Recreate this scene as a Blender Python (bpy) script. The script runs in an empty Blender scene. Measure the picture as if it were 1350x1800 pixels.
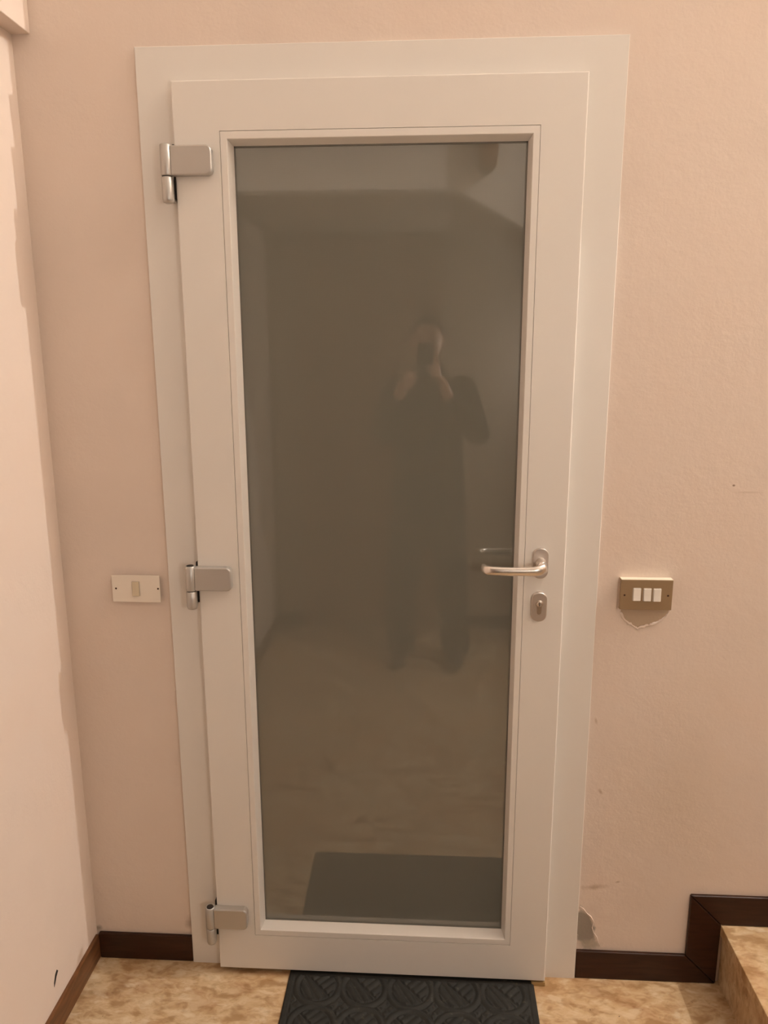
import bpy, bmesh, math, random
from mathutils import Vector, Matrix, noise
random.seed(7)
PI = math.pi
S = bpy.context.scene
COL = S.collection

# ------------------------------------------------------------------ camera
cd = bpy.data.cameras.new('camera'); cam = bpy.data.objects.new('camera', cd); COL.objects.link(cam)
cd.sensor_fit = 'VERTICAL'; cd.sensor_height = 36.0; cd.lens = 36.0*1335.53/1800.0
cd.clip_start = 0.02
def aim(pitch, yaw, roll):
    p, y, r = map(math.radians, (pitch, yaw, roll))
    f = Vector((math.sin(y)*math.cos(p), math.cos(y)*math.cos(p), math.sin(p)))
    r0 = Vector((math.cos(y), -math.sin(y), 0)); u0 = r0.cross(f)
    R = r0*math.cos(r)+u0*math.sin(r); U = -r0*math.sin(r)+u0*math.cos(r)
    return Matrix((R, U, -f)).transposed().to_4x4()
M4 = aim(-12.159, -3.286, -0.160); M4.translation = Vector((0.55287, -1.78837, 1.67399))
cam.matrix_world = M4
S.camera = cam
# ------------------------------------------------------------------ light
w = bpy.data.worlds.new('world'); S.world = w; w.use_nodes = True
w.node_tree.nodes['Background'].inputs[0].default_value = (0.9, 0.72, 0.55, 1)
w.node_tree.nodes['Background'].inputs[1].default_value = 0.0
LAMP = (1.95, -0.90, 4.00)
WARM = (1.0, 0.975, 0.93)
ld = bpy.data.lights.new('stair_bulb', 'POINT'); ld.energy = 14; ld.shadow_soft_size = 0.12; ld.color = WARM
lo = bpy.data.objects.new('stair_bulb', ld); lo.location = LAMP; COL.objects.link(lo)
LAMP_B = (3.60, -0.024, 4.20)
l2 = bpy.data.lights.new('wall_bulb', 'POINT'); l2.energy = 225; l2.shadow_soft_size = 0.003; l2.color = WARM
lo2 = bpy.data.objects.new('wall_bulb', l2); lo2.location = LAMP_B; COL.objects.link(lo2)
FILL_C = (1.45, -2.48, 1.60)
l3 = bpy.data.lights.new('fill_bulb', 'POINT'); l3.energy = 18; l3.shadow_soft_size = 0.06; l3.color = WARM  # added fill light to brighten the hall and door front, not a known lamp
lo3 = bpy.data.objects.new('fill_bulb', l3); lo3.location = FILL_C; COL.objects.link(lo3)
S.view_settings.view_transform = 'Standard'; S.view_settings.look = 'None'
S.view_settings.gamma = 1; S.view_settings.use_curve_mapping = False
S.view_settings.exposure = 0.14

# ------------------------------------------------------------------ materials
def mat(name, col, rough=0.6, metal=0.0, ior=1.45, spec=0.5):
    m = bpy.data.materials.new(name); m.use_nodes = True
    b = m.node_tree.nodes['Principled BSDF']
    b.inputs['Base Color'].default_value = (*col, 1); b.inputs['Roughness'].default_value = rough
    b.inputs['Metallic'].default_value = metal; b.inputs['IOR'].default_value = ior
    b.inputs['Specular IOR Level'].default_value = spec
    return m
def nd(m, t, **kw):
    n = m.node_tree.nodes.new(t)
    for k, v in kw.items():
        if k in n.inputs: n.inputs[k].default_value = v
        else: setattr(n, k, v)
    return n
def lk(m, a, b): m.node_tree.links.new(a, b)
def bsdf(m): return m.node_tree.nodes['Principled BSDF']
def coord(m, scale=(1, 1, 1), loc=(0, 0, 0), rot=(0, 0, 0)):
    g = nd(m, 'ShaderNodeNewGeometry'); mp = nd(m, 'ShaderNodeMapping')
    mp.inputs['Scale'].default_value = scale; mp.inputs['Location'].default_value = loc
    mp.inputs['Rotation'].default_value = rot
    lk(m, g.outputs['Position'], mp.inputs['Vector']); return mp.outputs[0]
def ramp(m, fac, stops):
    r = nd(m, 'ShaderNodeValToRGB'); e = r.color_ramp.elements
    while len(e) < len(stops): e.new(0.5)
    for i, (p, c) in enumerate(stops): e[i].position = p; e[i].color = (*c, 1)
    lk(m, fac, r.inputs[0]); return r.outputs[0]
def bump(m, h, strength, dist, normal=None):
    b = nd(m, 'ShaderNodeBump'); b.inputs['Strength'].default_value = strength; b.inputs['Distance'].default_value = dist
    lk(m, h, b.inputs['Height'])
    if normal is not None: lk(m, normal, b.inputs['Normal'])
    return b.outputs[0]
def mixc(m, fac, a, b):
    x = nd(m, 'ShaderNodeMix', data_type='RGBA')
    if hasattr(fac, 'links'): lk(m, fac, x.inputs[0])
    else: x.inputs[0].default_value = fac
    for s, v in ((6, a), (7, b)):
        if hasattr(v, 'links'): lk(m, v, x.inputs[s])
        else: x.inputs[s].default_value = (*v, 1)
    return x.outputs[2]

def blob(m, cx, cz, rx, rz, nscale=30, namp=0.5, soft=0.3, rot=0.0):
    """mask (0..1) of an irregular stain centred at x=cx, z=cz on the door wall"""
    v = coord(m)
    s = nd(m, 'ShaderNodeSeparateXYZ'); lk(m, v, s.inputs[0])
    n = nd(m, 'ShaderNodeTexNoise', Scale=float(nscale), Detail=3.0); lk(m, v, n.inputs['Vector'])
    def ma(op, a, b=None):
        q = nd(m, 'ShaderNodeMath', operation=op)
        for i, z in enumerate((a, b)):
            if z is None: continue
            if hasattr(z, 'links'): lk(m, z, q.inputs[i])
            else: q.inputs[i].default_value = z
        return q.outputs[0]
    dx = ma('SUBTRACT', s.outputs[0], cx); dz = ma('SUBTRACT', s.outputs[2], cz)
    if rot:
        c, si = math.cos(rot), math.sin(rot)
        dx, dz = ma('ADD', ma('MULTIPLY', dx, c), ma('MULTIPLY', dz, si)), ma('SUBTRACT', ma('MULTIPLY', dz, c), ma('MULTIPLY', dx, si))
    a = ma('DIVIDE', dx, rx); b = ma('DIVIDE', dz, rz)
    d = ma('SQRT', ma('ADD', ma('MULTIPLY', a, a), ma('MULTIPLY', b, b)))
    d = ma('ADD', d, ma('MULTIPLY', ma('SUBTRACT', n.outputs[0], 0.5), namp*2))
    r = nd(m, 'ShaderNodeMapRange'); lk(m, d, r.inputs[0])
    r.inputs[1].default_value = 1.0; r.inputs[2].default_value = 1.0-soft
    r.inputs[3].default_value = 0; r.inputs[4].default_value = 1
    return r.outputs[0]

PINK = (0.79, 0.665, 0.575)
def plaster(name, stains=False, base=PINK):
    m = mat(name, base, 0.85, spec=0.25)
    v = coord(m)
    n1 = nd(m, 'ShaderNodeTexNoise', Scale=2.2, Detail=4.0, Roughness=0.6); lk(m, v, n1.inputs['Vector'])
    c = ramp(m, n1.outputs[0], [(0.3, tuple(k*0.955 for k in base)), (0.5, base), (0.72, (base[0]*1.0, base[1]*0.975, base[2]*0.955))])
    n2 = nd(m, 'ShaderNodeTexNoise', Scale=150.0, Detail=3.0, Roughness=0.55); lk(m, v, n2.inputs['Vector'])
    n3 = nd(m, 'ShaderNodeTexNoise', Scale=28.0, Detail=3.0); lk(m, v, n3.inputs['Vector'])
    nb = bump(m, n3.outputs[0], 0.30, 0.004)
    nb = bump(m, n2.outputs[0], 0.30, 0.0012, nb)
    if stains:
        for (cx, cz, rx, rz, ns, na, so, rot, col, k) in [
            (0.986, 0.148, 0.030, 0.068, 45, 0.55, 0.30, 0.22, (0.30, 0.26, 0.215), 0.92),
            (1.004, 0.100, 0.036, 0.018, 50, 0.5, 0.5, 0.0, (0.45, 0.39, 0.31), 0.8),
            (1.008, 0.276, 0.040, 0.010, 60, 0.5, 0.8, 0.12, (0.40, 0.25, 0.14), 0.5),
            (1.066, 0.294, 0.008, 0.004, 80, 0.3, 0.8, 0.2, (0.36, 0.22, 0.12), 0.6),
            (1.0065, 0.557, 0.005, 0.011, 90, 0.3, 0.9, 0.5, (0.42, 0.27, 0.15), 0.65),
            (0.984, 0.755, 0.004, 0.012, 90, 0.3, 0.9, 0.3, (0.45, 0.30, 0.18), 0.5),
            (1.2675, 1.359, 0.0042, 0.0034, 60, 0.2, 0.7, 0.0, (0.24, 0.14, 0.08), 0.85),
            (1.30, 1.343, 0.045, 0.003, 30, 0.3, 0.9, 0.0, (0.50, 0.36, 0.24), 0.3),
            (-0.093, 0.115, 0.016, 0.026, 60, 0.5, 0.8, 0.0, (0.36, 0.27, 0.21), 0.6),
            (-0.355, 0.088, 0.014, 0.012, 60, 0.5, 0.8, 0.0, (0.25, 0.2, 0.14), 0.7),
            (1.20, 0.55, 0.20, 0.35, 5, 0.7, 1.0, 0.0, (0.70, 0.56, 0.42), 0.35),
        ]:
            f = blob(m, cx, cz, rx, rz, ns, na, so, rot)
            q = nd(m, 'ShaderNodeMath', operation='MULTIPLY'); lk(m, f, q.inputs[0]); q.inputs[1].default_value = k
            c = mixc(m, q.outputs[0], c, col)
    lk(m, c, bsdf(m).inputs['Base Color']); lk(m, nb, bsdf(m).inputs['Normal'])
    return m
M_wall = plaster('pink_plaster')
M_wallb = plaster('pink_plaster_stained', True)
M_ceil = plaster('ceiling_plaster', False, (0.92, 0.89, 0.84))
M_wallshade = plaster('shaded_hall_plaster', False, (0.50, 0.42, 0.345))  # wall plaster in a darker copy, shade under the landing put into the colour
M_patch = plaster('bare_plaster', False, (0.52, 0.40, 0.29))

def door_mat():
    m = mat('white_laminate', (0.80, 0.755, 0.70), 0.42, spec=0.35)
    v = coord(m)
    n = nd(m, 'ShaderNodeTexNoise', Scale=420.0, Detail=2.0); lk(m, v, n.inputs['Vector'])
    lk(m, bump(m, n.outputs[0], 0.12, 0.0004), bsdf(m).inputs['Normal'])
    return m
M_white = door_mat()
M_groove = mat('joint_dark', (0.60, 0.52, 0.44), 0.7)
M_gasket = mat('grey_gasket', (0.16, 0.15, 0.125), 0.6)

def glass_mat():
    m = mat('smoked_satin_glass', (0.11, 0.108, 0.09), 0.018, ior=2.0, spec=0.5)
    v = coord(m, (1, 1, 1))
    a = nd(m, 'ShaderNodeTexWave', wave_type='BANDS', bands_direction='X', Scale=190.0, Distortion=1.5, Detail=2.0)
    b = nd(m, 'ShaderNodeTexWave', wave_type='BANDS', bands_direction='Z', Scale=190.0, Distortion=1.5, Detail=2.0)
    lk(m, v, a.inputs['Vector']); lk(m, v, b.inputs['Vector'])
    mx = nd(m, 'ShaderNodeMath', operation='ADD'); lk(m, a.outputs[1], mx.inputs[0]); lk(m, b.outputs[1], mx.inputs[1])
    lk(m, ramp(m, mx.outputs[0], [(0.2, (0.170, 0.167, 0.138)), (1.0, (0.184, 0.181, 0.150))]), bsdf(m).inputs['Base Color'])
    return m
M_glass = glass_mat()
M_hinge = mat('silver_painted_metal', (0.50, 0.475, 0.44), 0.36, metal=0.55)
M_alu = mat('anodised_aluminium', (0.80, 0.74, 0.68), 0.27, metal=0.9)
M_alu2 = mat('satin_aluminium_rosette', (0.62, 0.555, 0.50), 0.36, metal=0.8)
M_dark = mat('dark_hole', (0.02, 0.015, 0.012), 0.6)
M_cyl = mat('lock_brass_nickel', (0.50, 0.42, 0.34), 0.3, metal=0.9)
M_plw = mat('cream_plastic', (0.86, 0.77, 0.66), 0.4)
M_glint = mat('painted_edge_glint', (0.95, 0.86, 0.70), 0.4, metal=0.2)  # pale colour stands in for lamp light on the plate's top lip
M_rockl = mat('aged_cream_plastic', (0.66, 0.56, 0.40), 0.35)
M_rockw = mat('ivory_plastic', (0.80, 0.74, 0.66), 0.3)
M_bronze = mat('bronze_anodised_plate', (0.40, 0.285, 0.17), 0.38, metal=0.5)
M_screw = mat('rusty_screw', (0.07, 0.03, 0.015), 0.6, metal=0.3)

def marble(name, tint=1.0):
    m = mat(name, (0.6, 0.45, 0.28), 0.32, spec=0.4)
    v = coord(m, (1, 1, 1), rot=(0, 0, 0.5))
    v2 = coord(m, (1.0, 1.9, 1.0), rot=(0, 0, 0.6))
    n1 = nd(m, 'ShaderNodeTexNoise', Scale=7.0, Detail=7.0, Roughness=0.62, Distortion=0.8); lk(m, v2, n1.inputs['Vector'])
    n2 = nd(m, 'ShaderNodeTexNoise', Scale=26.0, Detail=5.0, Roughness=0.6, Distortion=0.9); lk(m, v2, n2.inputs['Vector'])
    n3 = nd(m, 'ShaderNodeTexNoise', Scale=55.0, Detail=3.0, Roughness=0.6); lk(m, v, n3.inputs['Vector'])
    n4 = nd(m, 'ShaderNodeTexNoise', Scale=1.8, Detail=2.0); lk(m, v, n4.inputs['Vector'])
    t = tint
    c1 = ramp(m, n1.outputs[0], [(0.34, (0.47*t, 0.265*t, 0.135*t)), (0.46, (0.60*t, 0.40*t, 0.215*t)), (0.55, (0.70*t, 0.51*t, 0.30*t)), (0.70, (0.77*t, 0.62*t, 0.42*t))])
    c2 = ramp(m, n2.outputs[0], [(0.34, (0.36*t, 0.21*t, 0.10*t)), (0.47, (0.64*t, 0.45*t, 0.26*t)), (0.62, (0.80*t, 0.64*t, 0.43*t))])
    c = mixc(m, 0.45, c1, c2)
    n5 = nd(m, 'ShaderNodeTexNoise', Scale=15.0, Detail=3.5, Roughness=0.55, Distortion=0.25); lk(m, v2, n5.inputs['Vector'])
    fl = ramp(m, n5.outputs[0], [(0.53, (0, 0, 0)), (0.64, (0.75, 0.75, 0.75))])
    c = mixc(m, fl, c, (0.40*t, 0.235*t, 0.105*t))
    fl2 = ramp(m, n5.outputs[0], [(0.34, (0.55, 0.55, 0.55)), (0.44, (0, 0, 0))])
    c = mixc(m, fl2, c, (0.88*t, 0.76*t, 0.55*t))
    pit = ramp(m, n3.outputs[0], [(0.255, (1, 1, 1)), (0.30, (0, 0, 0))])
    c = mixc(m, pit, c, (0.16*t, 0.09*t, 0.05*t))
    br = ramp(m, n4.outputs[0], [(0.35, (0.90, 0.80, 0.70)), (0.6, (1, 1, 1))])
    x = nd(m, 'ShaderNodeMix', data_type='RGBA', blend_type='MULTIPLY'); x.inputs[0].default_value = 1
    lk(m, c, x.inputs[6]); lk(m, br, x.inputs[7])
    lk(m, x.outputs[2], bsdf(m).inputs['Base Color'])
    return m
M_marble = marble('mottled_marble', 0.86)

def wood_brown(name, base):
    m = mat(name, base, 0.36, spec=0.32)
    v = coord(m, (2, 2, 14))
    n = nd(m, 'ShaderNodeTexNoise', Scale=6.0, Detail=5.0, Distortion=0.5); lk(m, v, n.inputs['Vector'])
    lk(m, ramp(m, n.outputs[0], [(0.3, tuple(k*0.7 for k in base)), (0.7, tuple(k*1.3 for k in base))]), bsdf(m).inputs['Base Color'])
    return m
M_skirt = wood_brown('dark_brown_skirting', (0.038, 0.014, 0.007))
M_skirtw = wood_brown('worn_brown_skirting', (0.15, 0.065, 0.026))
M_wood = wood_brown('brown_wood', (0.34, 0.21, 0.13))
M_brass = mat('brass_strip', (0.42, 0.28, 0.12), 0.5, metal=0.3)

def rubber():
    m = mat('charcoal_ribbed_mat', (0.030, 0.029, 0.026), 0.75, spec=0.35)
    v = coord(m)
    n = nd(m, 'ShaderNodeTexNoise', Scale=500.0, Detail=2.0); lk(m, v, n.inputs['Vector'])
    lk(m, bump(m, n.outputs[0], 0.25, 0.0008), bsdf(m).inputs['Normal'])
    n2 = nd(m, 'ShaderNodeTexNoise', Scale=60.0, Detail=4.0); lk(m, v, n2.inputs['Vector'])
    lk(m, ramp(m, n2.outputs[0], [(0.3, (0.021, 0.020, 0.017)), (0.66, (0.029, 0.027, 0.023)), (0.76, (0.08, 0.07, 0.05))]), bsdf(m).inputs['Base Color'])
    return m
M_mat = rubber()
M_skin = mat('skin', (0.66, 0.40, 0.29), 0.5)
M_jacket = mat('dark_jacket_cloth', (0.035, 0.034, 0.030), 0.9, spec=0.1)
M_trous = mat('dark_trousers_cloth', (0.030, 0.030, 0.027), 0.9, spec=0.1)
M_shoe = mat('shoe_leather', (0.05, 0.045, 0.04), 0.6)
M_hair = mat('dark_hair', (0.035, 0.022, 0.015), 0.6)
M_phone = mat('phone_black', (0.015, 0.015, 0.017), 0.2)
M_lampm = mat('white_metal', (0.7, 0.66, 0.6), 0.4)

# ------------------------------------------------------------------ mesh helpers
def link(name, bm, m, parent=None, smooth=False, kind=None, label=None):
    me = bpy.data.meshes.new(name)
    bmesh.ops.recalc_face_normals(bm, faces=bm.faces[:])
    bm.to_mesh(me); bm.free()
    if smooth:
        for p in me.polygons: p.use_smooth = True
    ms = m if isinstance(m, (list, tuple)) else [m]
    for x in ms: me.materials.append(x)
    o = bpy.data.objects.new(name, me); COL.objects.link(o)
    if parent is not None: o.parent = parent
    if kind: o['kind'] = kind
    if label: o['label'] = label
    return o
def root(name, loc=(0, 0, 0), label=None, cat=None, group=None, kind=None, parent=None):
    o = bpy.data.objects.new(name, None); COL.objects.link(o); o.location = loc; o.empty_display_size = 0.05
    tag(o, label, cat, group, kind)
    if parent is not None: o.parent = parent
    return o
def tag(o, label=None, cat=None, group=None, kind=None):
    if label: o['label'] = label
    if cat: o['category'] = cat
    if group: o['group'] = group
    if kind: o['kind'] = kind
    return o
def box(bm, x0, x1, y0, y1, z0, z1):
    vs = [bm.verts.new(p) for p in ((x0, y0, z0), (x1, y0, z0), (x1, y1, z0), (x0, y1, z0), (x0, y0, z1), (x1, y0, z1), (x1, y1, z1), (x0, y1, z1))]
    return [bm.faces.new([vs[i] for i in f]) for f in ((0, 1, 2, 3), (4, 7, 6, 5), (0, 4, 5, 1), (1, 5, 6, 2), (2, 6, 7, 3), (3, 7, 4, 0))]
def prism(bm, pts, axis, a, b):
    """pts = 2D outline; axis 'y': pts are (x,z); 'x': (y,z); 'z': (x,y)"""
    def P(p, t):
        return {'y': (p[0], t, p[1]), 'x': (t, p[0], p[1]), 'z': (p[0], p[1], t)}[axis]
    A = [bm.verts.new(P(p, a)) for p in pts]; B = [bm.verts.new(P(p, b)) for p in pts]
    n = len(pts)
    fa = bm.faces.new(A); fb = bm.faces.new(B[::-1])
    for i in range(n): bm.faces.new((A[i], B[i], B[(i+1) % n], A[(i+1) % n]))
    return A, B, fa, fb
def bev(bm, w, seg=2, edges=None, ang=0.5):
    bmesh.ops.recalc_face_normals(bm, faces=bm.faces[:])
    if edges is None: edges = [e for e in bm.edges if len(e.link_faces) == 2 and e.calc_face_angle(0) > ang]
    bmesh.ops.bevel(bm, geom=edges, offset=w, segments=seg, affect='EDGES', profile=0.5, clamp_overlap=True)
def bbox(*a, w=0.002, seg=2):
    bm = bmesh.new(); box(bm, *a); bev(bm, w, seg); return bm
def bprism(pts, axis, a, b, w=0.002, seg=2):
    bm = bmesh.new(); prism(bm, pts, axis, a, b); bev(bm, w, seg); return bm
def rrect(x0, x1, z0, z1, r, n=6, corners=(1, 1, 1, 1)):
    out = []
    for k, (cx, cz, a0) in enumerate(((x1-r, z1-r, 0), (x0+r, z1-r, 90), (x0+r, z0+r, 180), (x1-r, z0+r, 270))):
        if not corners[k]:
            out.append([(x1, z1), (x0, z1), (x0, z0), (x1, z0)][k]); continue
        for i in range(n+1):
            a = math.radians(a0+90*i/n); out.append((cx+r*math.cos(a), cz+r*math.sin(a)))
    return out
def lathe(bm, prof, cx, cy, n=24, z=True):
    rings = []
    for r, h in prof:
        rings.append([bm.verts.new((cx+r*math.cos(2*PI*i/n), cy+r*math.sin(2*PI*i/n), h)) for i in range(n)])
    for a, b in zip(rings, rings[1:]):
        for i in range(n): bm.faces.new((a[i], a[(i+1) % n], b[(i+1) % n], b[i]))
    bm.faces.new(rings[0][::-1]); bm.faces.new(rings[-1])
def sweep(bm, pts, rads, n=14, flat=1.0, up=(0, 0, 1)):
    """tube through pts; rads = radius per point; flat scales the sideways axis"""
    rings = []
    for i, p in enumerate(pts):
        p = Vector(p); a = Vector(pts[max(i-1, 0)]); b = Vector(pts[min(i+1, len(pts)-1)])
        t = (b-a).normalized(); u = Vector(up); s = t.cross(u)
        if s.length < 1e-4: s = t.cross(Vector((1, 0, 0)))
        s.normalize(); u = s.cross(t).normalized()
        r = rads[i]
        rings.append([bm.verts.new(p+u*r*math.cos(2*PI*k/n)+s*r*flat*math.sin(2*PI*k/n)) for k in range(n)])
    for a, b in zip(rings, rings[1:]):
        for k in range(n): bm.faces.new((a[k], a[(k+1) % n], b[(k+1) % n], b[k]))
    bm.faces.new(rings[0][::-1]); bm.faces.new(rings[-1])

XL = -0.360          # face of the left wall
# ================================================================== SETTING
# floor with door wall behind the frame
bm = bmesh.new(); box(bm, -0.6, 4.7, -3.2, 0.3, -0.12, 0.0); link('floor', bm, M_marble, kind='structure')
# door wall with opening (hidden behind the frame)
bm = bmesh.new()
for b in ((-0.60, -0.06, 0.0, 0.25, -0.0, 4.6), (0.94, 4.7, 0.0, 0.25, -0.0, 4.6), (-0.06, 0.94, 0.0, 0.25, 2.29, 4.6), (-0.06, 0.94, 0.12, 0.25, -0.0, 2.29)):
    box(bm, *b)
wall_back = link('wall_back', bm, M_wallb, kind='structure')

bm = bmesh.new(); box(bm, -0.60, XL, -3.2, 0.0, 0.0, 4.6)
wl = link('wall_left', bm, M_wall, kind='structure')
# ledge / beam high on the left wall
link('trim_1', bbox(-0.50, -0.318, -3.2, 0.0, 2.344, 2.80, w=0.002), M_wall, kind='structure')
# chip in the left wall paint
bm = bprism([(-0.216, 0.150), (-0.222, 0.158), (-0.231, 0.152), (-0.240, 0.136), (-0.241, 0.124), (-0.234, 0.131), (-0.226, 0.142)], 'x', XL-0.002, XL+0.0006, 0.0002, 1)
link('plaster_chip', bm, M_dark, wl, label='small dark chip in the plaster')
# notched light blocker out of view, added to throw the toothed shadow into the corner
def blocker_pt(y, z, x=1.62):
    t = (LAMP_B[0]-x)/(LAMP_B[0]-XL)
    return (LAMP_B[1]+(y-LAMP_B[1])*t, LAMP_B[2]+(z-LAMP_B[2])*t)
tp = [blocker_pt(y, z) for y, z in ((-0.022, 2.42), (-0.018, 2.218), (-0.038, 2.216), (-0.030, 2.108), (-0.050, 2.106), (-0.042, 1.978), (-0.066, 1.976), (-0.060, 1.850), (-0.054, 1.800), (-0.054, 0.9))]
bm = bmesh.new(); prism(bm, [(0.0, tp[0][1])]+tp+[(0.0, tp[-1][1])], 'x', 1.62, 1.65)
link('shadow_strip', bm, M_wall, kind='structure', label='added notched strip that casts the toothed corner shadow')
# the other walls and ceilings of the stairwell
bm = bmesh.new(); box(bm, -0.6, 4.7, -3.2, -2.66, 0.0, 4.6); link('wall_front', bm, M_wallshade, kind='structure')
bm = bmesh.new(); box(bm, 4.3, 4.7, -2.66, 0.0, 0.0, 4.6); link('wall_right', bm, M_wall, kind='structure')
bm = bmesh.new(); box(bm, -0.6, 4.7, -3.2, 0.25, 4.6, 4.75); link('ceiling', bm, M_ceil, kind='structure')
# upper landing slab behind the photographer and the sloping underside of the return flight
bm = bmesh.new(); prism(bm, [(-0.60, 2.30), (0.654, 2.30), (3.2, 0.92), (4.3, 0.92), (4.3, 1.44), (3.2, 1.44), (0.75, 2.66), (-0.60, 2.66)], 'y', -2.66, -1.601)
link('trim_2', bm, M_wallshade, kind='structure', label='upper landing slab with sloping stair underside')

bm = bmesh.new(); prism(bm, [(-0.60, 2.30), (0.654, 2.30), (3.2, 0.92), (3.2, 2.34), (0.80, 3.60), (-0.60, 3.60)], 'y', -1.60, -1.50)
link('trim_4', bm, M_ceil, kind='structure', label='pale parapet of the upper landing with its sloping lower edge')
# skirtings: moulded profile
def skirt(name, outline, axis, a, b, m, w=0.003):
    return link(name, bprism(outline, axis, a, b, w, 2), m, kind='structure')
T = -0.011
skirt('baseboard_left', [(-2.65, 0.0), (-0.006, 0.0), (-0.006, 0.074), (-2.65, 0.074)], 'x', XL-0.03, XL+0.009, M_skirtw)
skirt('baseboard_back', [(XL+0.009, 0.0), (-0.086, 0.0), (-0.086, 0.080), (XL+0.009, 0.080)], 'y', T, 0.0, M_skirt)
for pts in ([(0.966, 0.0), (1.3385, 0.0), (1.2545, 0.0845), (0.966, 0.0845)],
            [(1.3395, 0.0), (1.3395, 0.182), (1.2545, 0.268), (1.2545, 0.0855)],
            [(1.2550, 0.2685), (1.3400, 0.1825), (1.62, 0.1825), (1.62, 0.2685)]):
    skirt('baseboard_back', pts, 'y', T, 0.0, M_skirt)
for k in range(1, 7):
    x = 1.3395+0.28*k; z = 0.182*k
    skirt('baseboard_back', [(x, z), (x, z+0.182), (x-0.085, z+0.268), (x-0.085, z+0.086)], 'y', T, 0.0, M_skirt)
    skirt('baseboard_back', [(x-0.085, z+0.2685), (x, z+0.1825), (x+0.2, z+0.1825), (x+0.2, z+0.2685)], 'y', T, 0.0, M_skirt)
skirt('baseboard_front', [(XL, 0.0), (-0.19, 0.0), (-0.19, 0.08), (XL, 0.08)], 'y', -2.66, -2.648, M_skirt)
skirt('baseboard_front', [(0.70, 0.0), (4.3, 0.0), (4.3, 0.08), (0.70, 0.08)], 'y', -2.66, -2.648, M_skirt)

# broken plaster below the three-gang switch
bm = bmesh.new()
out = [(1.0275, 1.062), (1.0270, 1.046), (1.0330, 1.032), (1.0440, 1.020), (1.0560, 1.012), (1.0640, 1.0075), (1.0700, 1.0030), (1.0760, 1.0080), (1.0850, 1.0085), (1.0930, 1.0130),
       (1.1050, 1.0150), (1.1130, 1.0200), (1.1220, 1.0245), (1.1330, 1.0330), (1.1400, 1.0420), (1.1440, 1.050), (1.1440, 1.062)]
prism(bm, out, 'y', -0.0008, 0.001)
link('plaster_patch', bm, M_patch, wall_back, label='bare plaster patch under the switch')
bm = bmesh.new()
rp = []
for i in range(1, len(out)-1):
    for s in range(3):
        t = s/3; x = out[i][0]*(1-t)+out[i+1][0]*t; z = out[i][1]*(1-t)+out[i+1][1]*t
        rp.append((x+random.uniform(-1, 1)*0.0012, -0.0005, z+random.uniform(-1, 1)*0.0012-0.001))
sweep(bm, rp, [random.uniform(0.0022, 0.0050) for _ in rp], 8, 0.8, up=(0, 1, 0))
link('plaster_ridge', bm, M_wall, wall_back, smooth=True, label='ragged raised rim of broken plaster')

bm = bmesh.new()
rp = [(0.972, -0.0003, 0.216), (0.982, -0.0003, 0.208), (0.990, -0.0003, 0.196), (1.001, -0.0003, 0.186), (1.010, -0.0003, 0.170), (1.007, -0.0003, 0.152), (1.011, -0.0003, 0.138), (1.020, -0.0003, 0.124), (1.025, -0.0003, 0.108), (1.034, -0.0003, 0.092)]
sweep(bm, rp, [0.0006, 0.0016, 0.001, 0.002, 0.001, 0.0018, 0.001, 0.0018, 0.001, 0.0006], 8, 0.8, up=(0, 1, 0))
link('plaster_ridge', bm, M_wall, wall_back, smooth=True, label='flaking rim beside the grey patch at the foot of the casing')

# ================================================================== DOOR 1
door = root('door_1', (0, 0, 0), kind='structure')
CF, LF, GF = -0.012, -0.045, -0.014
def sub(name, bm, m, parent=door, **k): return link(name, bm, m, parent, **k)
# casing: three mitred boards
cl, cr, ct, cw = -0.0855, 0.9655, 2.310, 0.11
# frame rebate seen between the leaf and the casing boards
bm = bmesh.new()
for b in ((-0.05, 0.03, -0.004, 0.10, 0, 2.28), (0.85, 0.93, -0.004, 0.10, 0, 2.28), (0.03, 0.85, -0.004, 0.10, 2.2, 2.28)): box(bm, *b)
sub('door_frame', bm, M_white)
# leaf stiles and rails with mitred joints
l0, l1, b0, t0 = 0.0, 0.88, 0.0178, 2.2318
bx0, bx1, bz0, bz1 = 0.1007, 0.7848, 0.1246, 2.1313
LB = -0.0125
def mitred(pts, y0, y1, w):
    bm = bmesh.new(); prism(bm, pts, 'y', y0, y1)
    es = []
    for e in bm.edges:
        a, b = e.verts[0].co, e.verts[1].co
        if abs(a.y-y0) > 1e-5 or abs(b.y-y0) > 1e-5: continue
        if abs(a.x-b.x) < 1e-5 and (abs(a.x-l0) < 0.001 or abs(a.x-l1) < 0.001 or abs(a.x-cl) < 0.001 or abs(a.x-cr) < 0.001): es.append(e)
        if abs(a.z-b.z) < 1e-5 and (abs(a.z-b0) < 0.001 or abs(a.z-t0) < 0.001 or abs(a.z-ct) < 0.001): es.append(e)
    bmesh.ops.bevel(bm, geom=es, offset=w, segments=3, affect='EDGES', profile=0.5)
    return bm
def member(name, pts): sub(name, mitred(pts, LF, LB, 0.0028), M_white)
for pts in ([(cl, 0), (cl+cw, 0), (cl+cw, ct-cw), (cl, ct)], [(cr, 0), (cr-cw, 0), (cr-cw, ct-cw), (cr, ct)], [(cl, ct), (cr, ct), (cr-cw, ct-cw), (cl+cw, ct-cw)]):
    sub('casing_board', mitred(pts, CF, 0.0, 0.0015), M_white)
member('stile', [(l0, b0), (bx0, bz0), (bx0, bz1), (l0, t0)])
member('stile', [(l1, b0), (bx1, bz0), (bx1, bz1), (l1, t0)])
member('rail', [(l0, t0), (bx0, bz1), (bx1, bz1), (l1, t0)])
member('rail', [(l0, b0), (bx0, bz0), (bx1, bz0), (l1, b0)])
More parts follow.
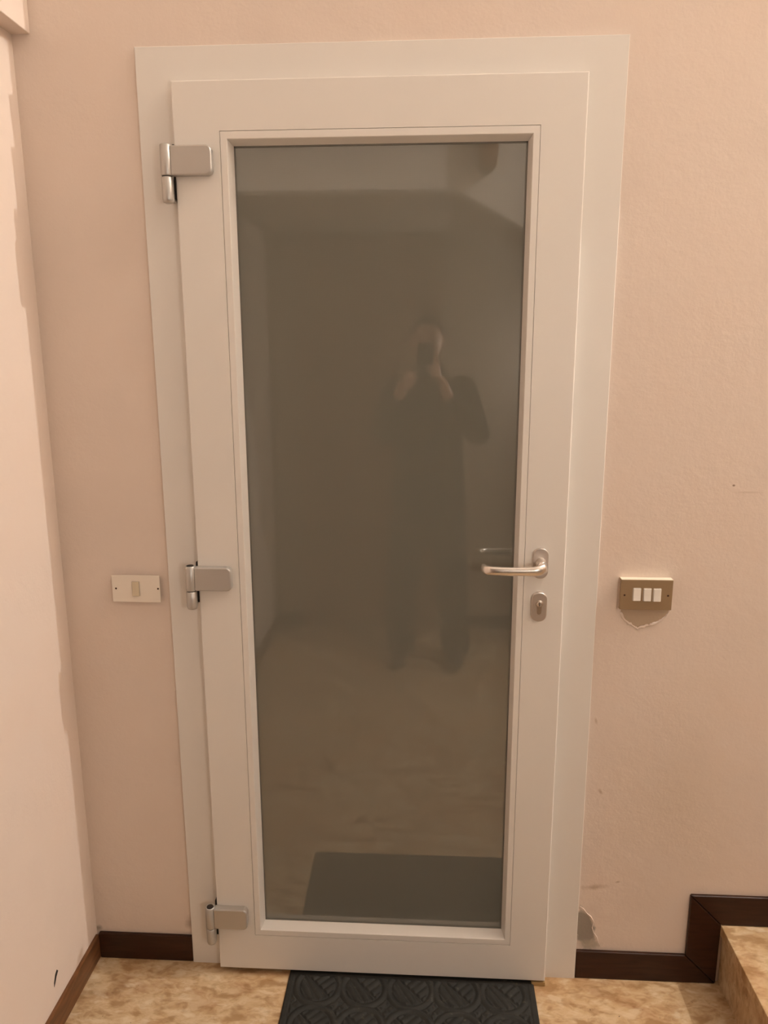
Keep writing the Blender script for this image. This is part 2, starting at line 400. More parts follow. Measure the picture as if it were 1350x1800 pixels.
# glazing beads: sloping profile from the face down to the glass
gx0, gx1, gz0, gz1 = 0.1236, 0.7625, 0.1505, 2.1068
g = 0.0007
def bead(ax, pl):
    """profile points (inset from the groove, y) swept along one side of the rectangle with mitred ends"""
    fullx, fullz = (bx0+bx1)/2, (bz0+bz1)/2
    prof = [(g, -0.030), (g, LF+0.0010), (g+0.0012, LF), (0.0150, LF), (0.0162, LF+0.0012), (0.0236, GF-0.0004), (0.0236, -0.005), (g, -0.005)]
    bm = bmesh.new(); A = []; B = []
    k0 = (gz0-bz0)/0.0236
    for d, y in prof:
        db = d*k0; dt = d*(bz1-gz1)/0.0236; dl = d; dr = d*(bx1-gx1)/0.0236
        L, R, Bo, To = bx0+dl, bx1-dr, bz0+db, bz1-dt
        e = {'l': ((L, Bo), (L, To)), 'r': ((R, Bo), (R, To)), 'b': ((L, Bo), (R, Bo)), 't': ((L, To), (R, To))}[pl]
        A.append(bm.verts.new((e[0][0], y, e[0][1]))); B.append(bm.verts.new((e[1][0], y, e[1][1])))
    n = len(prof)
    bm.faces.new(A); bm.faces.new(B[::-1])
    for i in range(n): bm.faces.new((A[i], B[i], B[(i+1) % n], A[(i+1) % n]))
    sub('glazing_bead', bm, M_white)
for s in 'lrbt': bead(None, s)
# dark line at the bottom of the bead groove, rubber gasket and pane
bm = bmesh.new()
for b in ((bx0, bx0+0.004, LF+0.004, -0.01, bz0, bz1), (bx1-0.004, bx1, LF+0.004, -0.01, bz0, bz1), (bx0, bx1, LF+0.004, -0.01, bz1-0.004, bz1), (bx0, bx1, LF+0.004, -0.01, bz0, bz0+0.004)): box(bm, *b)
sub('bead_joint', bm, M_groove)
bm = bmesh.new(); q = 0.003
for b in ((gx0-0.004, gx0+q, GF-0.0016, GF+0.002, gz0, gz1), (gx1-q, gx1+0.004, GF-0.0016, GF+0.002, gz0, gz1), (gx0, gx1, GF-0.0016, GF+0.002, gz1-q, gz1+0.003), (gx0, gx1, GF-0.0016, GF+0.002, gz0-0.003, gz0+q)): box(bm, *b)
sub('gasket', bm, M_gasket)
bm = bmesh.new(); box(bm, gx0-0.008, gx1+0.008, GF, GF+0.010, gz0-0.008, gz1+0.006)
pane = sub('glass_pane', bm, M_glass, label='smoked satin glass reflecting the hall')
for (x, z, r) in ((0.7395, 1.6135, 0.0014), (0.452, 1.588, 0.0010)):
    pass
# hinges
def hinge(zt, ph, low):
    h = root('hinge', (-0.0145, -0.058, zt), parent=door)
    def loc(bm):
        for v in bm.verts: v.co -= Vector((-0.0145, -0.058, zt))
        return bm
    # arm plate with rounded free end, slightly crowned
    bm = bmesh.new()
    prism(bm, rrect(-0.004, 0.0860, zt-ph, zt-0.003, 0.013, 6, (1, 0, 0, 1)), 'y', -0.0655, LF+0.0005)
    bev(bm, 0.0035, 3)
    link('hinge_plate', loc(bm), M_hinge, h, smooth=False)
    bm = bmesh.new(); lathe(bm, [(0.0085, zt-0.006), (0.0090, zt-0.0005), (0.0110, zt+0.000), (0.0128, zt-0.002), (0.0130, zt-ph+0.002), (0.0120, zt-ph)], -0.0145, -0.0575, 28)
    link('hinge_knuckle', loc(bm), M_hinge, h)
    bm = bmesh.new(); lathe(bm, [(0.0082, zt-0.003), (0.0082, zt+0.0004)], -0.0145, -0.0575, 20)
    link('pin_hole', loc(bm), M_dark, h, label='dark recess on top of the hinge barrel')
    bm = bmesh.new(); lathe(bm, [(0.0105, zt-ph-0.0022), (0.0105, zt-ph+0.001)], -0.0145, -0.0575, 20)
    link('hinge_washer', loc(bm), M_dark, h)
    zl = zt-ph-0.002
    bm = bmesh.new(); lathe(bm, [(0.0112, zl), (0.0128, zl-0.002), (0.0130, zl-low+0.008), (0.0112, zl-low+0.002), (0.0070, zl-low)], -0.0145, -0.0575, 28)
    link('hinge_knuckle', loc(bm), M_hinge, h)
    link('hinge_bracket', loc(bbox(-0.0250, -0.006, -0.0560, CF-0.0003, zl-low+0.008, zl-0.001, w=0.002)), M_hinge, h)
    link('hinge_shadow_gap', loc(bbox(-0.0058, 0.0, -0.040, CF-0.0003, zl-low+0.012, zt+0.004, w=0.0005)), M_dark, h)
    for o in h.children:
        if 'knuckle' in o.name:
            for p in o.data.polygons: p.use_smooth = len(p.vertices) == 4
hinge(2.1035, 0.0640, 0.054); hinge(1.1640, 0.0620, 0.046); hinge(0.2190, 0.0630, 0.048)
# lever handle
hd = root('door_handle', (0.8210, LF, 1.172), parent=door)
HX, HZ = 0.8210, 1.1720
def hloc(bm):
    for v in bm.verts: v.co -= Vector((HX, LF, HZ))
    return bm
bm = bmesh.new(); prism(bm, rrect(0.8030, 0.8390, 1.1420, 1.2160, 0.01795, 10), 'y', LF-0.009, LF); bev(bm, 0.0028, 3, [e for e in bm.edges if all(v.co.y < LF-0.008 for v in e.verts)])
link('rosette', hloc(bm), M_alu2, hd)
bm = bmesh.new()
lathe(bm, [(0.0130, 0.0), (0.0132, 0.006), (0.0118, 0.012), (0.0105, 0.020), (0.0100, 0.030)], 0, 0, 24)
bmesh.ops.rotate(bm, verts=bm.verts, cent=(0, 0, 0), matrix=Matrix.Rotation(PI/2, 3, 'X'))
bmesh.ops.translate(bm, verts=bm.verts, vec=(HX, LF-0.008, 1.1800))
link('neck', hloc(bm), M_alu, hd, smooth=True)
bm = bmesh.new()
yb = LF-0.052
path = [(0.8270, yb+0.014, 1.1790), (0.8215, yb+0.004, 1.1775), (0.8120, yb-0.001, 1.1745), (0.8000, yb-0.002, 1.1730), (0.7800, yb-0.002, 1.1725), (0.7500, yb-0.002, 1.1720), (0.7250, yb-0.001, 1.1720), (0.7060, yb, 1.1720), (0.6960, yb+0.003, 1.1722), (0.6890, yb+0.010, 1.1726), (0.6860, yb+0.019, 1.1730), (0.6850, yb+0.026, 1.1732)]
rad = [0.0120, 0.0125, 0.0125, 0.0112, 0.0105, 0.0105, 0.0108, 0.0112, 0.0113, 0.0112, 0.0110, 0.0090]
sweep(bm, path, rad, 20, 0.62)
link('lever', hloc(bm), M_alu, hd, smooth=True)
# lock rosette and euro cylinder
lk_ = root('lock', (0.8220, LF, 1.0700), parent=door)
def lloc(bm):
    for v in bm.verts: v.co -= Vector((0.8220, LF, 1.0700))
    return bm
bm = bmesh.new(); prism(bm, rrect(0.8035, 0.8405, 1.0350, 1.1085, 0.0184, 10), 'y', LF-0.0085, LF); bev(bm, 0.0028, 3, [e for e in bm.edges if all(v.co.y < LF-0.008 for v in e.verts)])
link('rosette', lloc(bm), M_alu2, lk_)
zc = 1.0800; pts = []
for i in range(17):
    a = math.radians(-50+280*i/16); pts.append((0.8220+0.0088*math.cos(a), zc+0.0088*math.sin(a)))
pts += [(0.8220-0.0052, zc-0.0200)] + [(0.8220+0.0052*math.cos(math.radians(a)), zc-0.0215+0.0052*math.sin(math.radians(a))) for a in (180, 216, 252, 288, 324, 360)] + [(0.8220+0.0052, zc-0.0200)]
link('lock_cylinder', lloc(bprism(pts, 'y', LF-0.0105, LF-0.004, 0.0006, 1)), M_cyl, lk_)
bm = bmesh.new(); lathe(bm, [(0.0068, 0), (0.0068, 0.0015), (0.0060, 0.0022)], 0, 0, 20); bmesh.ops.rotate(bm, verts=bm.verts, cent=(0, 0, 0), matrix=Matrix.Rotation(PI/2, 3, 'X')); bmesh.ops.translate(bm, verts=bm.verts, vec=(0.8220, LF-0.0105, zc))
link('cylinder_plug', lloc(bm), M_alu, lk_, label='bright key plug')
bm = bmesh.new(); box(bm, 0.8212, 0.8228, LF-0.0130, LF-0.011, zc-0.0040, zc+0.0045)
link('keyhole', lloc(bm), M_dark, lk_)
# bit of strip sticking out under the leaf
sub('threshold_strip', bbox(0.845, 0.8815, -0.044, -0.002, 0.0005, 0.0125, w=0.001), M_brass)

# ================================================================== SWITCHES
def sw_common(r, x0, x1, z0, z1, yf, holes, mrock, mplate, rockers, scr, depth=0.003):
    bm = bmesh.new()
    prism(bm, [(x0, z0), (x1, z0), (x1, z1), (x0, z1)], 'y', yf, yf+depth); bev(bm, 0.0009, 2)
    pl = link('cover_plate', bm, mplate, r)
    link('back_box', bbox(x0+0.004, x1-0.004, yf+depth, -0.0002, z0+0.003, z1-0.003, w=0.0008), M_groove, r)
    for (a, b, c, d) in rockers:
        rk = link('rocker', bprism(rrect(a, b, c, d, 0.003, 4), 'y', yf-0.0006, yf+0.002, 0.0003, 1), M_groove, r)
        bm = bmesh.new()
        m = (b-a)*0.08
        A = [bm.verts.new(p) for p in ((a+m, yf-0.0010, c+0.0012), (b-m, yf-0.0010, c+0.0012), (b-m, yf-0.0010, d-0.0012), (a+m, yf-0.0010, d-0.0012))]
        zm = c+(d-c)*0.42
        box(bm, a+m, b-m, yf-0.0030, yf-0.0008, c+0.0012, d-0.0012)
        bm2 = bmesh.new(); prism(bm2, [(yf-0.0005, c+0.0012), (yf-0.0050, c+0.0018), (yf-0.0034, zm), (yf-0.0022, d-0.0016), (yf-0.0005, d-0.0012)], 'x', a+m, b-m)
        bev(bm2, 0.0006, 2); bm.free()
        link('rocker_cap', bm2, mrock, rk)
    for (sx, sz) in scr:
        bm = bmesh.new(); lathe(bm, [(0.0024, 0), (0.0024, 0.0006), (0.0016, 0.0012)], 0, 0, 12); bmesh.ops.rotate(bm, verts=bm.verts, cent=(0, 0, 0), matrix=Matrix.Rotation(PI/2, 3, 'X')); bmesh.ops.translate(bm, verts=bm.verts, vec=(sx, yf+0.0003, sz))
        link('screw', bm, M_screw, r)
def recentre(r, c):
    c = Vector(c); r.location = c
    for o in r.children:
        o.location = -c
s1 = root('light_switch', label='cream single rocker light switch on the pink wall left of the door', cat='light switch')
sw_common(s1, -0.2312, -0.1090, 1.0535, 1.1234, -0.012, None, M_rockl, M_plw, [(-0.1805, -0.1600, 1.0690, 1.1085)], [(-0.2210, 1.0888), (-0.1140, 1.0895)])
recentre(s1, (-0.17, 0, 1.088))
s2 = root('light_switch', label='bronze metal plate with three ivory rockers right of the door above broken plaster', cat='light switch')
sw_common(s2, 1.0190, 1.1410, 1.0575, 1.1320, -0.020, None, M_rockw, M_bronze,
          [(1.0470, 1.0670, 1.0795, 1.1125), (1.0715, 1.0915, 1.0790, 1.1122), (1.0945, 1.1145, 1.0785, 1.1120)], [(1.0284, 1.0940), (1.1308, 1.0940)], depth=0.0125)
link('edge_glint_strip', bbox(1.0195, 1.1405, -0.0203, -0.0010, 1.1321, 1.1336, w=0.0004), M_glint, s2, label='pale strip painting the lamp light on the top edge of the plate')
recentre(s2, (1.08, 0, 1.094))

# ================================================================== STAIRS
st = root('staircase', (1.339, -0.7, 0), kind='structure', label='mottled marble stair flight')
def sloc(bm):
    for v in bm.verts: v.co -= Vector((1.339, -0.7, 0))
    return bm
for k in range(7):
    x = 1.339+0.28*k; z = 0.182*(k+1)
    link('tread', sloc(bbox(x, x+0.30 if k < 6 else x+0.99, -1.42, -0.0005, z-0.030, z, w=0.0018)), M_marble, st)
    link('riser', sloc(bbox(x+0.010, x+0.030, -1.41, -0.0005, z-0.182 if k == 0 else z-0.181, z-0.0302, w=0.0008)), M_marble, st)
bm = bmesh.new()
pts = [(1.369, 0.0)]
for k in range(7):
    x = 1.369+0.28*k; z = 0.182*(k+1)-0.031; pts += [(x, z), (x+(0.28 if k < 6 else 0.96), z)]
pts += [(4.29, 0.0)]
prism(bm, pts, 'y', -1.40, -0.002)
link('stair_core', sloc(bm), M_wall, st)

# ================================================================== HALL SIDE (seen in the glass)
d2 = root('door_2', (0.22, -2.66, 0), kind='structure')
def dl(bm):
    for v in bm.verts: v.co -= Vector((0.22, -2.66, 0))
    return bm
link('door_leaf', dl(bbox(-0.12, 0.56, -2.658, -2.640, 0.005, 2.19, w=0.002)), M_wood, d2)
for pts in ([(-0.19, 0), (-0.12, 0), (-0.12, 2.20), (-0.19, 2.27)], [(0.63, 0), (0.56, 0), (0.56, 2.20), (0.63, 2.27)], [(-0.19, 2.27), (0.63, 2.27), (0.56, 2.20), (-0.12, 2.20)]):
    link('casing_board', dl(bprism(pts, 'y', -2.659, -2.632, 0.002)), M_wood, d2)
for z0, z1 in ((0.18, 0.95), (1.10, 2.05)):
    link('door_panel', dl(bbox(-0.02, 0.46, -2.645, -2.634, z0, z1, w=0.006)), M_wood, d2)
# newel post of the upper flight hanging below the slab edge
np_ = link('newel_post', bprism([(0.745, -1.50), (0.818, -1.50), (0.818, -1.435), (0.745, -1.435)], 'z', 2.365, 3.75, 0.010, 3), M_wood, None)
tag(np_, 'brown newel post fixed to the landing parapet, seen mirrored at the top of the glass', 'post')
# stairwell lamp
lamp = root('ceiling_lamp', (LAMP[0], LAMP[1], 4.6), label='small pendant lamp holder hanging high in the stairwell', cat='lamp')
bm = bmesh.new(); lathe(bm, [(0.05, -0.03), (0.055, 0.0)], 0, 0, 24); link('ceiling_rose', bm, M_lampm, lamp)
bm = bmesh.new(); lathe(bm, [(0.003, -0.80), (0.003, -0.03)], 0, 0, 8); link('cord', bm, M_dark, lamp)
bm = bmesh.new(); lathe(bm, [(0.018, -0.885), (0.022, -0.87), (0.020, -0.80), (0.008, -0.79)], 0, 0, 20); link('lamp_holder', bm, M_lampm, lamp, smooth=True)

def wall_lamp(p, y_wall, label):
    t = root('wall_lamp', (p[0], y_wall, p[2]), label=label, cat='lamp')
    d = 1 if p[1] > y_wall else -1
    def wl_(bm):
        for v in bm.verts: v.co -= Vector((p[0], y_wall, p[2]))
        return bm
    link('back_plate', wl_(bbox(p[0]-0.04, p[0]+0.04, min(y_wall, y_wall+d*0.012), max(y_wall, y_wall+d*0.012), p[2]-0.20, p[2]-0.10, w=0.002)), M_lampm, t)
    bm = bmesh.new(); yy = p[1]
    sweep(bm, [(p[0], y_wall+d*0.006, p[2]-0.15), (p[0], (yy+y_wall)/2, p[2]-0.15), (p[0], yy, p[2]-0.14), (p[0], yy, p[2]-0.10)], [0.006, 0.006, 0.006, 0.006], 10, 1.0, up=(1, 0, 0))
    link('arm', wl_(bm), M_lampm, t, smooth=True)
    bm = bmesh.new(); k = min(1.0, abs(yy-y_wall)/0.03); lathe(bm, [(0.012*k, p[2]-0.115), (0.020*k, p[2]-0.105), (0.020*k, p[2]-0.075)], p[0], yy, 18)
    link('lamp_holder', wl_(bm), M_lampm, t)
wall_lamp(FILL_C, -2.66, 'added fill lamp on the wall beside the brown door behind the photographer')  # made-up fixture to carry the fill light
wall_lamp(LAMP_B, 0.0, 'small wall lamp close to the ceiling high over the marble stairs')
# ================================================================== DOORMAT
def matz(u, v, W, H):
    """relief of the mat, u along width, v away from door"""
    bw = 0.022
    d = min(u, v, W-u, H-v)
    h = 0.0062
    if d < 0.004: h = 0.0035+0.0025*(d/0.004)
    if d < bw:
        return h - (0.0018 if abs(d-bw+0.004) < 0.0025 else 0)
    P = (W-2*bw)/5.0
    uu, vv = u-bw, v-bw
    cell = []
    row = int(vv//(P*0.5))
    for j in (row-1, row, row+1):
        off = 0.5*P if j % 2 == 0 else 0.0
        cy = (j+0.5)*P*0.5
        i = round((uu-off)/P)
        cell.append((math.hypot(uu-off-i*P, vv-cy), off+i*P, cy, j, i))
    # raised rings round alternate rows, slanted leaf-like ribs inside them
    big = min(cell, key=lambda c: c[0] if c[3] % 2 == 0 else 9)
    dd, cx, cy, j, i = big
    R = P*0.475
    e = abs(dd-R)
    if e < 0.0085: return h-0.0012+0.0042*math.cos(PI/2*e/0.0085)
    if e < 0.0115: return h-0.0022
    x, y = uu-cx, vv-cy
    sgn = 1 if dd < R else -1
    q = (x*sgn+y)/1.414; p = (x*sgn-y)/1.414
    if abs(p) < 0.003: return h-0.0022
    if p < 0: q = q+p*0.0
    t = (((q if p > 0 else p*0.9+q*0.2)/0.0190)) % 1.0
    return h-0.0020+0.0042*math.sin(PI*t)**0.6
W_, H_ = 0.660, 0.475
NX, NY = 330, 236
verts = []; faces = []
for j in range(NY+1):
    for i in range(NX+1):
        u = W_*i/NX; v = H_*j/NY
        verts.append((u-W_/2, -v+H_/2, matz(u, v, W_, H_)))
for j in range(NY):
    for i in range(NX):
        a = j*(NX+1)+i; faces.append((a, a+NX+1, a+NX+2, a+1))
base = len(verts)
verts += [(-W_/2, H_/2, 0), (W_/2, H_/2, 0), (W_/2, -H_/2, 0), (-W_/2, -H_/2, 0)]
faces.append((base, base+1, base+2, base+3))
top_row = list(range(0, NX+1)); bot_row = [NY*(NX+1)+i for i in range(NX+1)]
faces.append(tuple(top_row)+(base+1, base)); faces.append(tuple(reversed(bot_row))+(base+3, base+2))
faces.append(tuple(reversed([j*(NX+1) for j in range(NY+1)]))+(base, base+3)); faces.append(tuple([j*(NX+1)+NX for j in range(NY+1)])+(base+2, base+1))
me = bpy.data.meshes.new('doormat'); me.from_pydata(verts, [], faces); me.materials.append(M_mat)
dm = bpy.data.objects.new('doormat', me); COL.objects.link(dm); dm.location = (0.520, -0.0275-H_/2, 0.0003); dm.rotation_euler = (0, 0, math.radians(-0.3))
for p in me.polygons[:NX*NY]: p.use_smooth = True
tag(dm, 'charcoal doormat embossed with interlocking rings of slanted ribs in front of the door', 'doormat')

# ================================================================== PHOTOGRAPHER
def skin_parts(name, chains, sub_levels=2):
    """chains = list of lists of (x,y,z,rx,ry); first vertex of the first chain is the root; equal points are shared"""
    vs = []; es = []; rad = []; idx = {}
    for ch in chains:
        prev = None
        for p in ch:
            key = tuple(round(c, 4) for c in p[:3])
            if key not in idx: idx[key] = len(vs); vs.append(p[:3]); rad.append((p[3], p[4] if len(p) > 4 else p[3]))
            k = idx[key]
            if prev is not None: es.append((prev, k))
            prev = k
    me = bpy.data.meshes.new(name); me.from_pydata(vs, es, [])
    o = bpy.data.objects.new(name, me); COL.objects.link(o)
    sm = o.modifiers.new('s', 'SKIN'); sm.use_smooth_shade = True
    for i, r in enumerate(rad):
        d = me.skin_vertices[0].data[i]; d.radius = r; d.use_root = (i == 0)
    ss = o.modifiers.new('d', 'SUBSURF'); ss.levels = sub_levels; ss.render_levels = sub_levels
    dg = bpy.context.evaluated_depsgraph_get(); dg.update()
    res = bpy.data.meshes.new_from_object(o.evaluated_get(dg))
    bpy.data.objects.remove(o); return res
def combine(name, meshes, m, parent, voxel=None, smooth_it=0):
    bm = bmesh.new()
    for me in meshes: bm.from_mesh(me)
    me = bpy.data.meshes.new(name); bm.to_mesh(me); bm.free()
    o = bpy.data.objects.new(name, me); COL.objects.link(o)
    if voxel:
        r = o.modifiers.new('r', 'REMESH'); r.mode = 'VOXEL'; r.voxel_size = voxel; r.use_smooth_shade = True
        if smooth_it:
            s = o.modifiers.new('c', 'SMOOTH'); s.iterations = smooth_it; s.factor = 0.5
        dg = bpy.context.evaluated_depsgraph_get(); dg.update()
        new = bpy.data.meshes.new_from_object(o.evaluated_get(dg)); o.modifiers.clear(); o.data = new
    for p in o.data.polygons: p.use_smooth = True
    o.data.materials.clear(); o.data.materials.append(m)
    o.parent = parent; return o
def sph(c, r, seg=20):
    bm = bmesh.new(); bmesh.ops.create_uvsphere(bm, u_segments=seg, v_segments=seg//2+2, radius=1)
    for v in bm.verts: v.co = Vector((c[0]+v.co.x*r[0], c[1]+v.co.y*r[1], c[2]+v.co.z*r[2]))
    me = bpy.data.meshes.new('s'); bm.to_mesh(me); bm.free(); return me

def rings(lst, n=28):
    """closed tube of horizontal ellipses (x, y, z, rx, ry)"""
    bm = bmesh.new(); R = []
    for cx, cy, z, rx, ry in lst:
        R.append([bm.verts.new((cx+rx*math.cos(2*PI*k/n), cy+ry*math.sin(2*PI*k/n), z)) for k in range(n)])
    for p, q in zip(R, R[1:]):
        for k in range(n): bm.faces.new((p[k], p[(k+1) % n], q[(k+1) % n], q[k]))
    bm.faces.new(R[0][::-1]); bm.faces.new(R[-1])
    bmesh.ops.recalc_face_normals(bm, faces=bm.faces[:])
    me = bpy.data.meshes.new('r'); bm.to_mesh(me); bm.free(); return me
def tube(pts, rads, n=20):
    bm = bmesh.new(); sweep(bm, pts, rads, n, 1.0, up=(0, 1, 0.01)); bmesh.ops.recalc_face_normals(bm, faces=bm.faces[:])
    me = bpy.data.meshes.new('t'); bm.to_mesh(me); bm.free(); return me
def lerp(p, q, t): return tuple(u+(v-u)*t for u, v in zip(p, q))
person = root('person', (0.56, -2.12, 0), label='person in dark jacket and trousers holding a phone up, mirrored in the door glass', cat='person')
rootoff = Vector((0.56, -2.12, 0))
PEL = (0.56, -2.12, 0.98)
def leg(sx, grow=0.0):
    hx = 0.56+sx*0.085; kx = 0.56+sx*0.125; ax = 0.565+sx*0.148
    return [(*PEL, 0.135+grow, 0.105+grow), (hx, -2.12, 0.90, 0.088+grow, 0.092+grow), (0.56+sx*0.105, -2.10, 0.70, 0.075+grow), (kx, -2.09, 0.50, 0.056+grow), (0.56+sx*0.138, -2.12, 0.32, 0.052+grow), (ax, -2.16, 0.10, 0.038+grow)]
torso = [(*PEL, 0.135, 0.105), (0.56, -2.12, 1.12, 0.130, 0.10), (0.56, -2.125, 1.30, 0.150, 0.115), (0.56, -2.13, 1.42, 0.150, 0.115), (0.56, -2.125, 1.50, 0.085, 0.075), (0.557, -2.11, 1.56, 0.055), (0.553, -2.095, 1.63, 0.055)]
SHR, ELR, WRR = (0.725, -2.115, 1.465), (0.800, -2.01, 1.265), (0.640, -1.850, 1.465)
SHL, ELL, WRL = (0.395, -2.115, 1.465), (0.330, -2.01, 1.270), (0.425, -1.865, 1.468)
def arm(sh, el, wr, g=0.0):
    mid = tuple((a+b)/2 for a, b in zip(el, wr))
    return [(0.56, -2.13, 1.42, 0.150+g, 0.115+g), (*sh, 0.060+g), (*el, 0.044+g), (*mid, 0.040+g), (*wr, 0.027+g)]
body = skin_parts('b', [torso, arm(SHR, ELR, WRR), arm(SHL, ELL, WRL), leg(1), leg(-1)])
parts = [body]
# head
HC = (0.548, -2.055, 1.715)
parts += [sph(HC, (0.074, 0.095, 0.105)), sph((HC[0], HC[1]+0.030, HC[2]-0.055), (0.055, 0.060, 0.058)), sph((HC[0], HC[1]+0.098, HC[2]-0.022), (0.013, 0.020, 0.022)),
          sph((HC[0], HC[1]+0.090, HC[2]+0.000), (0.010, 0.012, 0.022)), sph((HC[0]-0.076, HC[1]-0.005, HC[2]-0.015), (0.010, 0.018, 0.030)), sph((HC[0]+0.076, HC[1]-0.005, HC[2]-0.015), (0.010, 0.018, 0.030)),
          sph((HC[0], HC[1]+0.083, HC[2]-0.063), (0.024, 0.010, 0.008)), sph((HC[0], HC[1]+0.078, HC[2]+0.030), (0.050, 0.014, 0.010))]
# feet inside shoes
def hand(ch): return skin_parts('h', ch, 2)
F = 0.0078
# right hand (at +x) : index up the phone's side, three fingers across its face, thumb behind
parts.append(hand([[(*WRR, 0.026, 0.020), (0.626, -1.830, 1.510, 0.030, 0.017), (0.612, -1.818, 1.545, 0.032, 0.014)]]))
for ch in ([(0.604, -1.818, 1.560), (0.598, -1.812, 1.605), (0.592, -1.806, 1.640), (0.587, -1.802, 1.675)],
           [(0.604, -1.816, 1.560), (0.596, -1.789, 1.590), (0.572, -1.781, 1.592), (0.545, -1.783, 1.590)],
           [(0.608, -1.818, 1.545), (0.600, -1.789, 1.571), (0.574, -1.781, 1.572), (0.548, -1.783, 1.570)],
           [(0.612, -1.820, 1.530), (0.602, -1.791, 1.549), (0.580, -1.782, 1.551), (0.560, -1.784, 1.550)],
           [(0.625, -1.835, 1.505), (0.604, -1.832, 1.540), (0.588, -1.824, 1.570), (0.572, -1.816, 1.590)]):
    r = [0.0105, 0.0092, 0.0085, 0.0072]
    parts.append(hand([[(*p, r[i]) for i, p in enumerate(ch)]]))
parts.append(hand([[(*WRL, 0.026, 0.020), (0.432, -1.842, 1.505, 0.030, 0.017), (0.442, -1.826, 1.535, 0.032, 0.014)]]))
for ch in ([(0.448, -1.824, 1.552), (0.464, -1.800, 1.566), (0.487, -1.788, 1.552), (0.507, -1.785, 1.530)],
           [(0.444, -1.822, 1.540), (0.456, -1.795, 1.550), (0.477, -1.783, 1.532), (0.497, -1.782, 1.511)],
           [(0.440, -1.824, 1.525), (0.448, -1.795, 1.532), (0.466, -1.783, 1.514), (0.486, -1.783, 1.496)],
           [(0.436, -1.828, 1.510), (0.442, -1.802, 1.514), (0.457, -1.789, 1.498), (0.473, -1.787, 1.484)],
           [(0.440, -1.842, 1.510), (0.462, -1.836, 1.536), (0.484, -1.824, 1.556), (0.502, -1.814, 1.575)]):
    parts.append(hand([[(*p, r[i]) for i, p in enumerate(ch)]]))
for a_, b_, c_ in ((ELR, WRR, (0.626, -1.830, 1.510)), (ELL, WRL, (0.432, -1.842, 1.505))):
    parts.append(tube([lerp(a_, b_, 0.6), lerp(a_, b_, 0.9), b_, c_], [0.036, 0.029, 0.026, 0.024]))
bd = combine('body', parts, M_skin, person, voxel=0.0045, smooth_it=2)
# clothes
cloth = [rings([(0.56, -2.12, 0.875, 0.192, 0.148), (0.56, -2.12, 0.95, 0.190, 0.146), (0.56, -2.12, 1.06, 0.178, 0.136), (0.56, -2.12, 1.16, 0.174, 0.132), (0.56, -2.125, 1.30, 0.188, 0.140),
                (0.56, -2.125, 1.40, 0.196, 0.140), (0.56, -2.125, 1.46, 0.186, 0.130), (0.56, -2.122, 1.505, 0.135, 0.105), (0.558, -2.115, 1.545, 0.085, 0.082), (0.557, -2.108, 1.585, 0.078, 0.078)])]
for sh_, el, wr in ((SHR, ELR, WRR), (SHL, ELL, WRL)):
    cloth += [sph(sh_, (0.078, 0.080, 0.078), 20), sph(el, (0.062, 0.062, 0.062), 20),
              tube([sh_, lerp(sh_, el, 0.5), el], [0.077, 0.070, 0.062]), tube([el, lerp(el, wr, 0.45), lerp(el, wr, 0.93)], [0.061, 0.055, 0.043])]
combine('jacket', cloth, M_jacket, person, voxel=0.009, smooth_it=4)
cloth = [rings([(0.56, -2.12, 0.80, 0.150, 0.120), (0.56, -2.12, 0.88, 0.176, 0.134), (0.56, -2.12, 1.02, 0.164, 0.126)])]
for sx in (1, -1):
    ax = 0.565+sx*0.148
    cloth.append(tube([(0.56+sx*0.080, -2.12, 0.93), (0.56+sx*0.092, -2.11, 0.78), (0.56+sx*0.112, -2.095, 0.60), (0.56+sx*0.128, -2.095, 0.45), (0.56+sx*0.142, -2.125, 0.26), (ax, -2.150, 0.11), (ax, -2.148, 0.055)],
                      [0.096, 0.102, 0.092, 0.083, 0.080, 0.078, 0.080]))
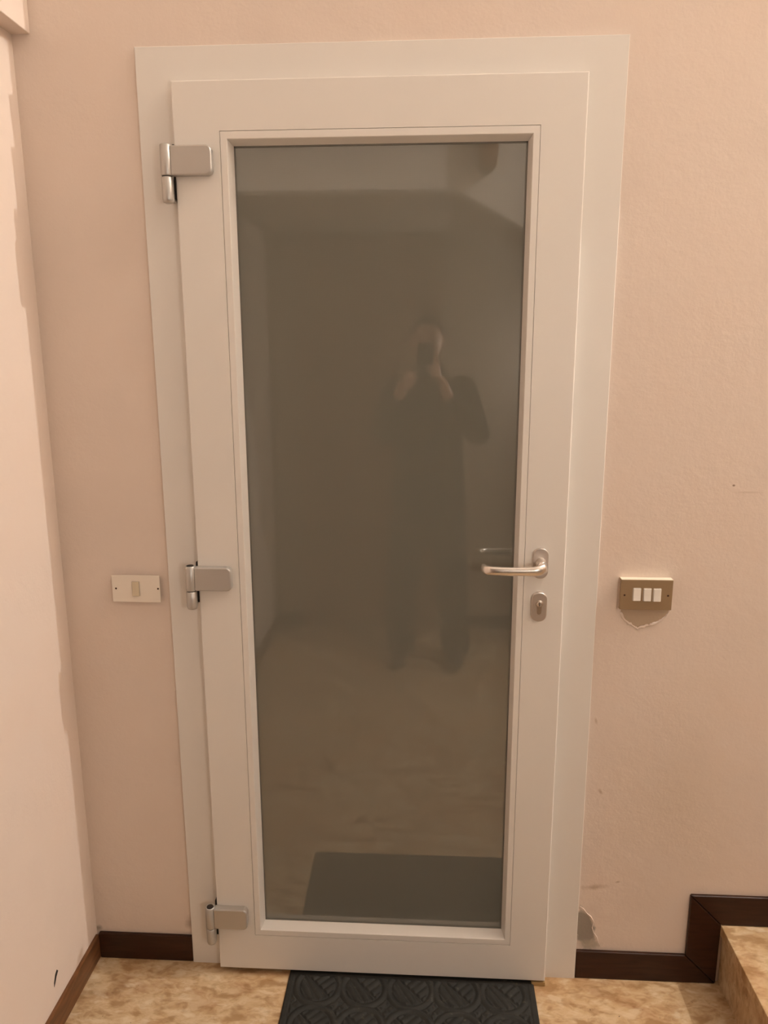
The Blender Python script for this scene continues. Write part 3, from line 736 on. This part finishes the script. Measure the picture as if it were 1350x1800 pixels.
combine('trousers', cloth, M_trous, person, voxel=0.009, smooth_it=4)
for sx in (1, -1):
    ax = 0.565+sx*0.148
    sh = combine('shoe', [skin_parts('f', [[(ax, -2.20, 0.055, 0.042, 0.045), (ax, -2.14, 0.055, 0.044, 0.046), (ax-0.002, -2.05, 0.042, 0.046, 0.036), (ax-0.006, -1.98, 0.034, 0.040, 0.027)]])], M_shoe, person)
    for v in sh.data.vertices: v.co.z = max(v.co.z, 0.001)
# hair cap
hb = bmesh.new(); bmesh.ops.create_uvsphere(hb, u_segments=28, v_segments=20, radius=1)
bmesh.ops.delete(hb, geom=[v for v in hb.verts if v.co.z < 0.25 and v.co.y > -0.1 or v.co.z < -0.55 or (v.co.y > 0.55 and v.co.z < 0.55)], context='VERTS')
for v in hb.verts:
    k = 1+0.03*noise.noise(v.co*6)
    v.co = Vector((HC[0]+v.co.x*0.083*k, HC[1]-0.004+v.co.y*0.104*k, HC[2]+0.006+v.co.z*0.113*k))
link('hair', hb, M_hair, person, smooth=True)
for sx in (-1, 1):
    e = combine('eye', [sph((HC[0]+sx*0.030, HC[1]+0.083, HC[2]+0.010), (0.011, 0.009, 0.007), 12)], mat('eye_white', (0.6, 0.55, 0.5), 0.3), person)
M_iris = mat('iris_brown', (0.04, 0.02, 0.012), 0.2)
for sx in (-1, 1):
    combine('iris', [sph((HC[0]+sx*0.030, HC[1]+0.0895, HC[2]+0.010), (0.0048, 0.0040, 0.0048), 12)], M_iris, person)
for o in person.children: o.location = -rootoff
# phone
ph = root('phone', (0.5395, -1.799, 1.545), label='dark smartphone held upright in two hands, mirrored in the door glass', cat='phone')
def pl_(bm):
    for v in bm.verts: v.co -= Vector((0.5395, -1.799, 1.545))
    return bm
link('phone_body', pl_(bprism(rrect(0.502, 0.577, 1.542, 1.698, 0.009, 5), 'y', -1.804, -1.796, 0.001, 2)), M_phone, ph)
link('camera_bump', pl_(bprism(rrect(0.538, 0.568, 1.640, 1.692, 0.006, 4), 'y', -1.796, -1.7945, 0.0004, 1)), M_phone, ph)
